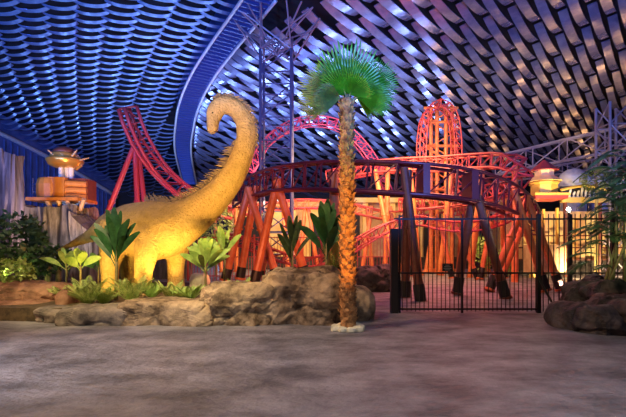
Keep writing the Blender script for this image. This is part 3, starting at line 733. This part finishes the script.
leaves = [  # screen-plane direction (x, z), depth dir, petiole, radius, spread, material
    ((.02, 1.0), -.45, .10, .98, 150, 'frond', -.02), ((-.55, .8), .1, .22, .85, 120, 'frond', .05), ((-1, .45), -.2, .25, .80, 100, 'frond_dry', .10), ((-1, .12), .2, .22, .86, 80, 'frond_dry', .16), ((-.9, -.02), -.5, .15, .65, 90, 'frond_dry', .22),
    ((1, .55), -.1, .3, .86, 90, 'frond', .06), ((.6, .9), .35, .25, .85, 110, 'frond', .05), ((1, .3), .25, .28, .85, 90, 'frond', .12), ((.95, .05), -.35, .2, .68, 90, 'frond', .2), ((0, .9), .7, .3, .8, 120, 'frond', .1), ((-.7, .5), .6, .3, .8, 120, 'frond', .15), ((.75, .4), .7, .3, .8, 110, 'frond', .15), ((-.35, .6), -.7, .10, .7, 140, 'frond', .04), ((.4, .5), -.8, .10, .6, 130, 'frond', .06)]
for (dx, dz), dy, pe, r, sp, m_, dr in leaves:
    d = V((dx, dy, dz)).normalized(); q = cc + d * pe
    mb = MB(); fan_leaf(mb, q, d, r, sp, 28, dr, V((0, -1, -.35)))
    lo = mb.build('fan_leaf', M[m_], pt); MB().tube([cc + V((0, 0, -.12)), q, q + d * r * .2], [.02, .012, .005], 6).build('petiole', M['stem'], lo)

# ================================================================== PLANTS
def blade(mb, base, d, L, w_, droop=.3, n=11, fold=.15, up=V((0, 0, 1)), pet=.22):
    d = V(d).normalized(); sd = d.cross(up)
    if sd.length < .05: sd = V((1, 0, 0))
    sd.normalize(); pts = []
    for i in range(n + 1):
        t = i / n; c_ = base + d * L * t - V((0, 0, droop * L * t * t)); u = max(0, (t - pet) / (1 - pet))
        w2_ = max(.012, w_ * .5 * math.sin(math.pi * min(.985, u * .90 + .06 * (u > 0))) ** .65)
        pts += [c_ - sd * w2_ + V((0, 0, fold * w2_)), c_, c_ + sd * w2_ + V((0, 0, fold * w2_))]
    mb.add(pts, [(3 * i + j, 3 * i + j + 1, 3 * i + j + 4, 3 * i + j + 3) for i in range(n) for j in range(2)])
def banana(label, px, ybase, ytop, D, ml, nl=9, lw=.22, spread=.35, stemr=.05, seed=1, face=None, bare=.45):
    random.seed(seed); b0 = P(px, ybase, D); z1 = P(px, ytop, D).z; b0.z = min(b0.z, .32) if (ybase > 284 or D > 11.5) else b0.z; H = z1 - b0.z
    t = thing('banana_plant', label, 'plant', b0)
    MB().tube([b0, b0 + V((.02, 0, H * bare)), b0 + V((0, 0, H * .72))], [stemr, stemr * .8, stemr * .4], 8).build('stem', M['stem'], t, True)
    for i in range(nl):
        a = i * 2.4 + seed; f = i / max(1, nl - 1); z = H * (bare + (.62 - bare) * f); st = spread * (2.4 - 1.9 * f) * random.uniform(.8, 1.2)
        d = V((math.cos(a) * st, math.sin(a) * st * .7, 1)).normalized(); L = (H - z) / max(.45, d.z) * random.uniform(.9, 1.05) * (1 - .15 * (1 - f))
        view = (V((0, 0, EYE)) - b0).normalized(); upv = (view + V((random.uniform(-.7, .7), 0, random.uniform(-.3, .5)))).normalized()
        mb = MB(); blade(mb, b0 + V((0, 0, z)), d, L, lw * random.uniform(.75, 1.1), .10 + .25 * (1 - f), up=upv)
        mb.build('leaf', ml, t)
    return t
banana('dark banana plant with broad upright leaves before the dinosaur hind leg', 116, 300, 205, 10.8, M['banana'], 20, .19, .24, .05, 3, bare=.34)
banana('banana plant with dark leaves on top of the boulders left of palm', 326, 277, 196, 10.4, M['banana'], 15, .22, .24, .05, 5, bare=.18)
banana('slim banana plant beside the orange A-frame behind the boulders', 292, 272, 212, 12.5, M['dark_leaf'], 12, .17, .24, .04, 8, bare=.3)
banana('yellow-green lit leafy plant under the dinosaur neck', 205, 300, 234, 10.6, M['lime'], 22, .17, .42, .035, 11, bare=.40)
banana('thin lime plant beside the larger lime one', 224, 297, 222, 11.6, M['lime'], 7, .15, .32, .03, 14, bare=.5)
banana('small lime banana plant with drooping leaf below the tail', 80, 290, 246, 12, M['lime'], 6, .26, .45, .035, 17, bare=.5)
banana('small green banana plant left of the lime one below the tail', 66, 290, 246, 12.8, M['fern'], 7, .22, .5, .035, 20, bare=.45)
banana('bright green banana plant between tail and hind leg', 98, 292, 250, 13.3, M['banana'], 7, .2, .5, .03, 23, bare=.5)
def frond(mb, base, d, L, w_, droop=.5, n=14, lw=.03):
    d = V(d).normalized(); sd0 = d.cross(V((0, 0, 1))); sd0 = sd0.normalized() if sd0.length > .05 else V((1, 0, 0))
    prev = None; pts = []
    for i in range(n + 1):
        t = i / n; pts.append(base + d * L * t - V((0, 0, droop * L * t * t)))
    mb.tube(pts, [.012 * (1 - .7 * i / n) for i in range(n + 1)], 4, False)
    for i in range(2, n + 1):
        t = i / n; tg = (pts[i] - pts[i - 1]).normalized(); l = w_ * math.sin(math.pi * min(1, t * .8 + .15))
        for s in (-1, 1):
            q = pts[i]; e = q + (sd0 * s * .8 + tg * .75).normalized() * l - V((0, 0, l * .25)); m1 = q.lerp(e, .45) + V((0, 0, .02))
            nn = tg * lw
            mb.add([q, m1 - nn, e, m1 + nn], [(0, 1, 2, 3)])
def fern(label, px, yb, D, m_, size=.7, n=12, seed=1, cat='fern', grp=None, up=1.1, name='fern', droop=.30, lw=.011):
    random.seed(seed); b0 = P(px, yb, D); mb = MB()
    for i in range(n):
        a = i * 2.4 + seed; e = random.uniform(.9, 2.3) * up
        frond(mb, b0, (math.cos(a), math.sin(a), e), size * random.uniform(.75, 1.1), size * .20, droop, 20, lw)
    o = mb.build(name, m_, loc=b0); return tag(o, label, cat, grp)
fern('yellow-green fern at the front of the bed left of the banana stem', 88, 306, 9.9, M['fern'], 1.0, 18, 2)
fern('bright fern just right of the dark banana stem', 132, 304, 10.0, M['fern'], 1.0, 18, 3)
fern('lime fern below the dinosaur belly', 152, 300, 10.8, M['lime'], .75, 16, 4)
fern('whitish arching fern in front of the far foreleg', 172, 303, 10.2, M['fern'], .8, 16, 5)
fern('spiky lime fern under the lime leafy plant', 190, 303, 10.1, M['lime'], .7, 15, 6)
fern('small bright lime fern at the boulder edge', 240, 298, 10.3, M['lime'], .75, 13, 7)
fern('low fern beside the rust-brown rock', 70, 304, 10.4, M['fern'], .75, 16, 8)
fern('leafy fern at the bottom of the hind leg', 104, 306, 10.2, M['lime'], .75, 15, 9)
fern('small lime fern on top of the boulders beside orange leg', 284, 277, 10.6, M['lime'], .35, 10, 10)
fern('green palm frond clump beside the boulder-top banana plant', 333, 276, 10.9, M['lime'], 1.35, 10, 11, 'fern', None, 2.6, 'fern', .25)
def bush(label, c_, rad, n, ls, m_, seed, name='bush', cat='bush', trunks=0, base=0, grp=None):
    random.seed(seed); c_ = V(c_); t = thing(name, label, cat, (c_.x, c_.y, base)); mb = MB()
    for i in range(n):
        u = V((random.gauss(0, 1), random.gauss(0, 1), random.gauss(0, 1))).normalized() * random.uniform(.45, 1) ** .5
        p = c_ + V((u.x * rad[0], u.y * rad[1], u.z * rad[2])); k = noise.noise(p * 1.8)
        if k < -.18: continue
        d = V((random.gauss(0, 1), random.gauss(0, 1), random.gauss(.1, .7))).normalized()
        s_2 = d.orthogonal().normalized() * ls * .22; L = ls * random.uniform(.7, 1.2)
        mb.add([p, p + d * L * .5 + s_2, p + d * L, p + d * L * .5 - s_2], [(0, 1, 2, 3)])
    mb.build('foliage', m_, t)
    for k in range(trunks):
        x = c_.x + (k - (trunks - 1) / 2) * rad[0] * .8
        MB().tube([V((x, c_.y, base)), V((x + .05, c_.y, c_.z - rad[2] * .2))], [.11, .07], 8).build('trunk', M['stem'], t)
    return t
bush('dark bushy tree in front of the stone slab at left edge', P(6, 238, 12), (1.1, .8, .75), 1500, .22, M['dark_leaf'], 31, 'bushy_tree', 'tree', 2, .3)
bush('dark rounded tree below the watchtower cliff', P(38, 262, 13.5), (.75, .6, .5), 900, .2, M['dark_leaf'], 32, 'bushy_tree', 'tree', 2, .3)
bush('pale green shrub low at the left edge', P(8, 272, 11.3), (.7, .5, .35), 800, .16, M['fern'], 33, 'shrub', 'shrub', 0, .3)
bush('dark trimmed tree right of the rounded tree by the tail', P(58, 258, 15.5), (.6, .5, .4), 600, .2, M['banana'], 34, 'bushy_tree', 'tree', 1, .3)
bush('lit shrub glowing behind the coaster A-frame in the court', P(485, 250, 25), (.6, .5, 1.2), 500, .25, M['lime'], 35, 'shrub', 'shrub', 1, 0)
bush('dim shrub beside the lit one deep in the court', P(505, 262, 25.5), (.7, .5, .8), 500, .25, M['fern'], 36, 'shrub', 'shrub', 1, 0)
bush('olive shrub behind the near A-frames under the coaster curve', P(216, 225, 26.5), (1.0, .6, 1.6), 700, .3, M['fern'], 37, 'shrub', 'shrub', 1, 0)
bush('round pale tree crown beyond the cursive marquee', P(596, 180, 24), (.9, .8, .7), 900, .22, M['fern'], 38, 'bushy_tree', 'tree', 1, 0)
# areca palm at right
random.seed(5)
ab = P(612, 300, 9.2); ab.z = .5; ap = thing('areca_palm', 'dark feathery multi-stemmed palm rising from the boulders at right', 'palm', ab)
for i, (tx, ty) in enumerate(((616, 175), (624, 158), (630, 170), (640, 185), (606, 225), (616, 205), (645, 160))):
    q = P(tx, ty, 9.0 + .15 * (i % 3)); mid = ab.lerp(q, .5) + V((.06, 0, 0)); b1 = ab + V((random.uniform(-.3, .4), random.uniform(-.1, .3), 0))
    MB().tube([b1, mid, ab.lerp(q, .8)], [.03, .024, .015], 6).build('stem', M['stem'], ap, True)
    mb = MB()
    for k in range(9):
        a = k * 1.1 + i * .6; frond(mb, ab.lerp(q, .72 + .04 * k), (math.cos(a), math.sin(a) * .6, .55), random.uniform(.6, .95), .27, .75, 22, .019)
    mb.build('frond_cluster', M['dark_leaf'], ap)
mb = MB()
for (x, y, dx, dz) in ((590, 240, -1, .25), (588, 262, -1, .1), (600, 230, -1, .5), (600, 255, -.9, .45), (615, 240, .8, .5), (612, 268, -.9, .5), (606, 226, -1, .1), (622, 215, -.8, .45), (620, 260, .8, .3)):
    frond(mb, P(x, y, 9.1), (dx, random.uniform(-.4, .4), dz), .66, .25, .5, 22, .019)
mb.build('frond_cluster', M['dark_leaf'], ap)
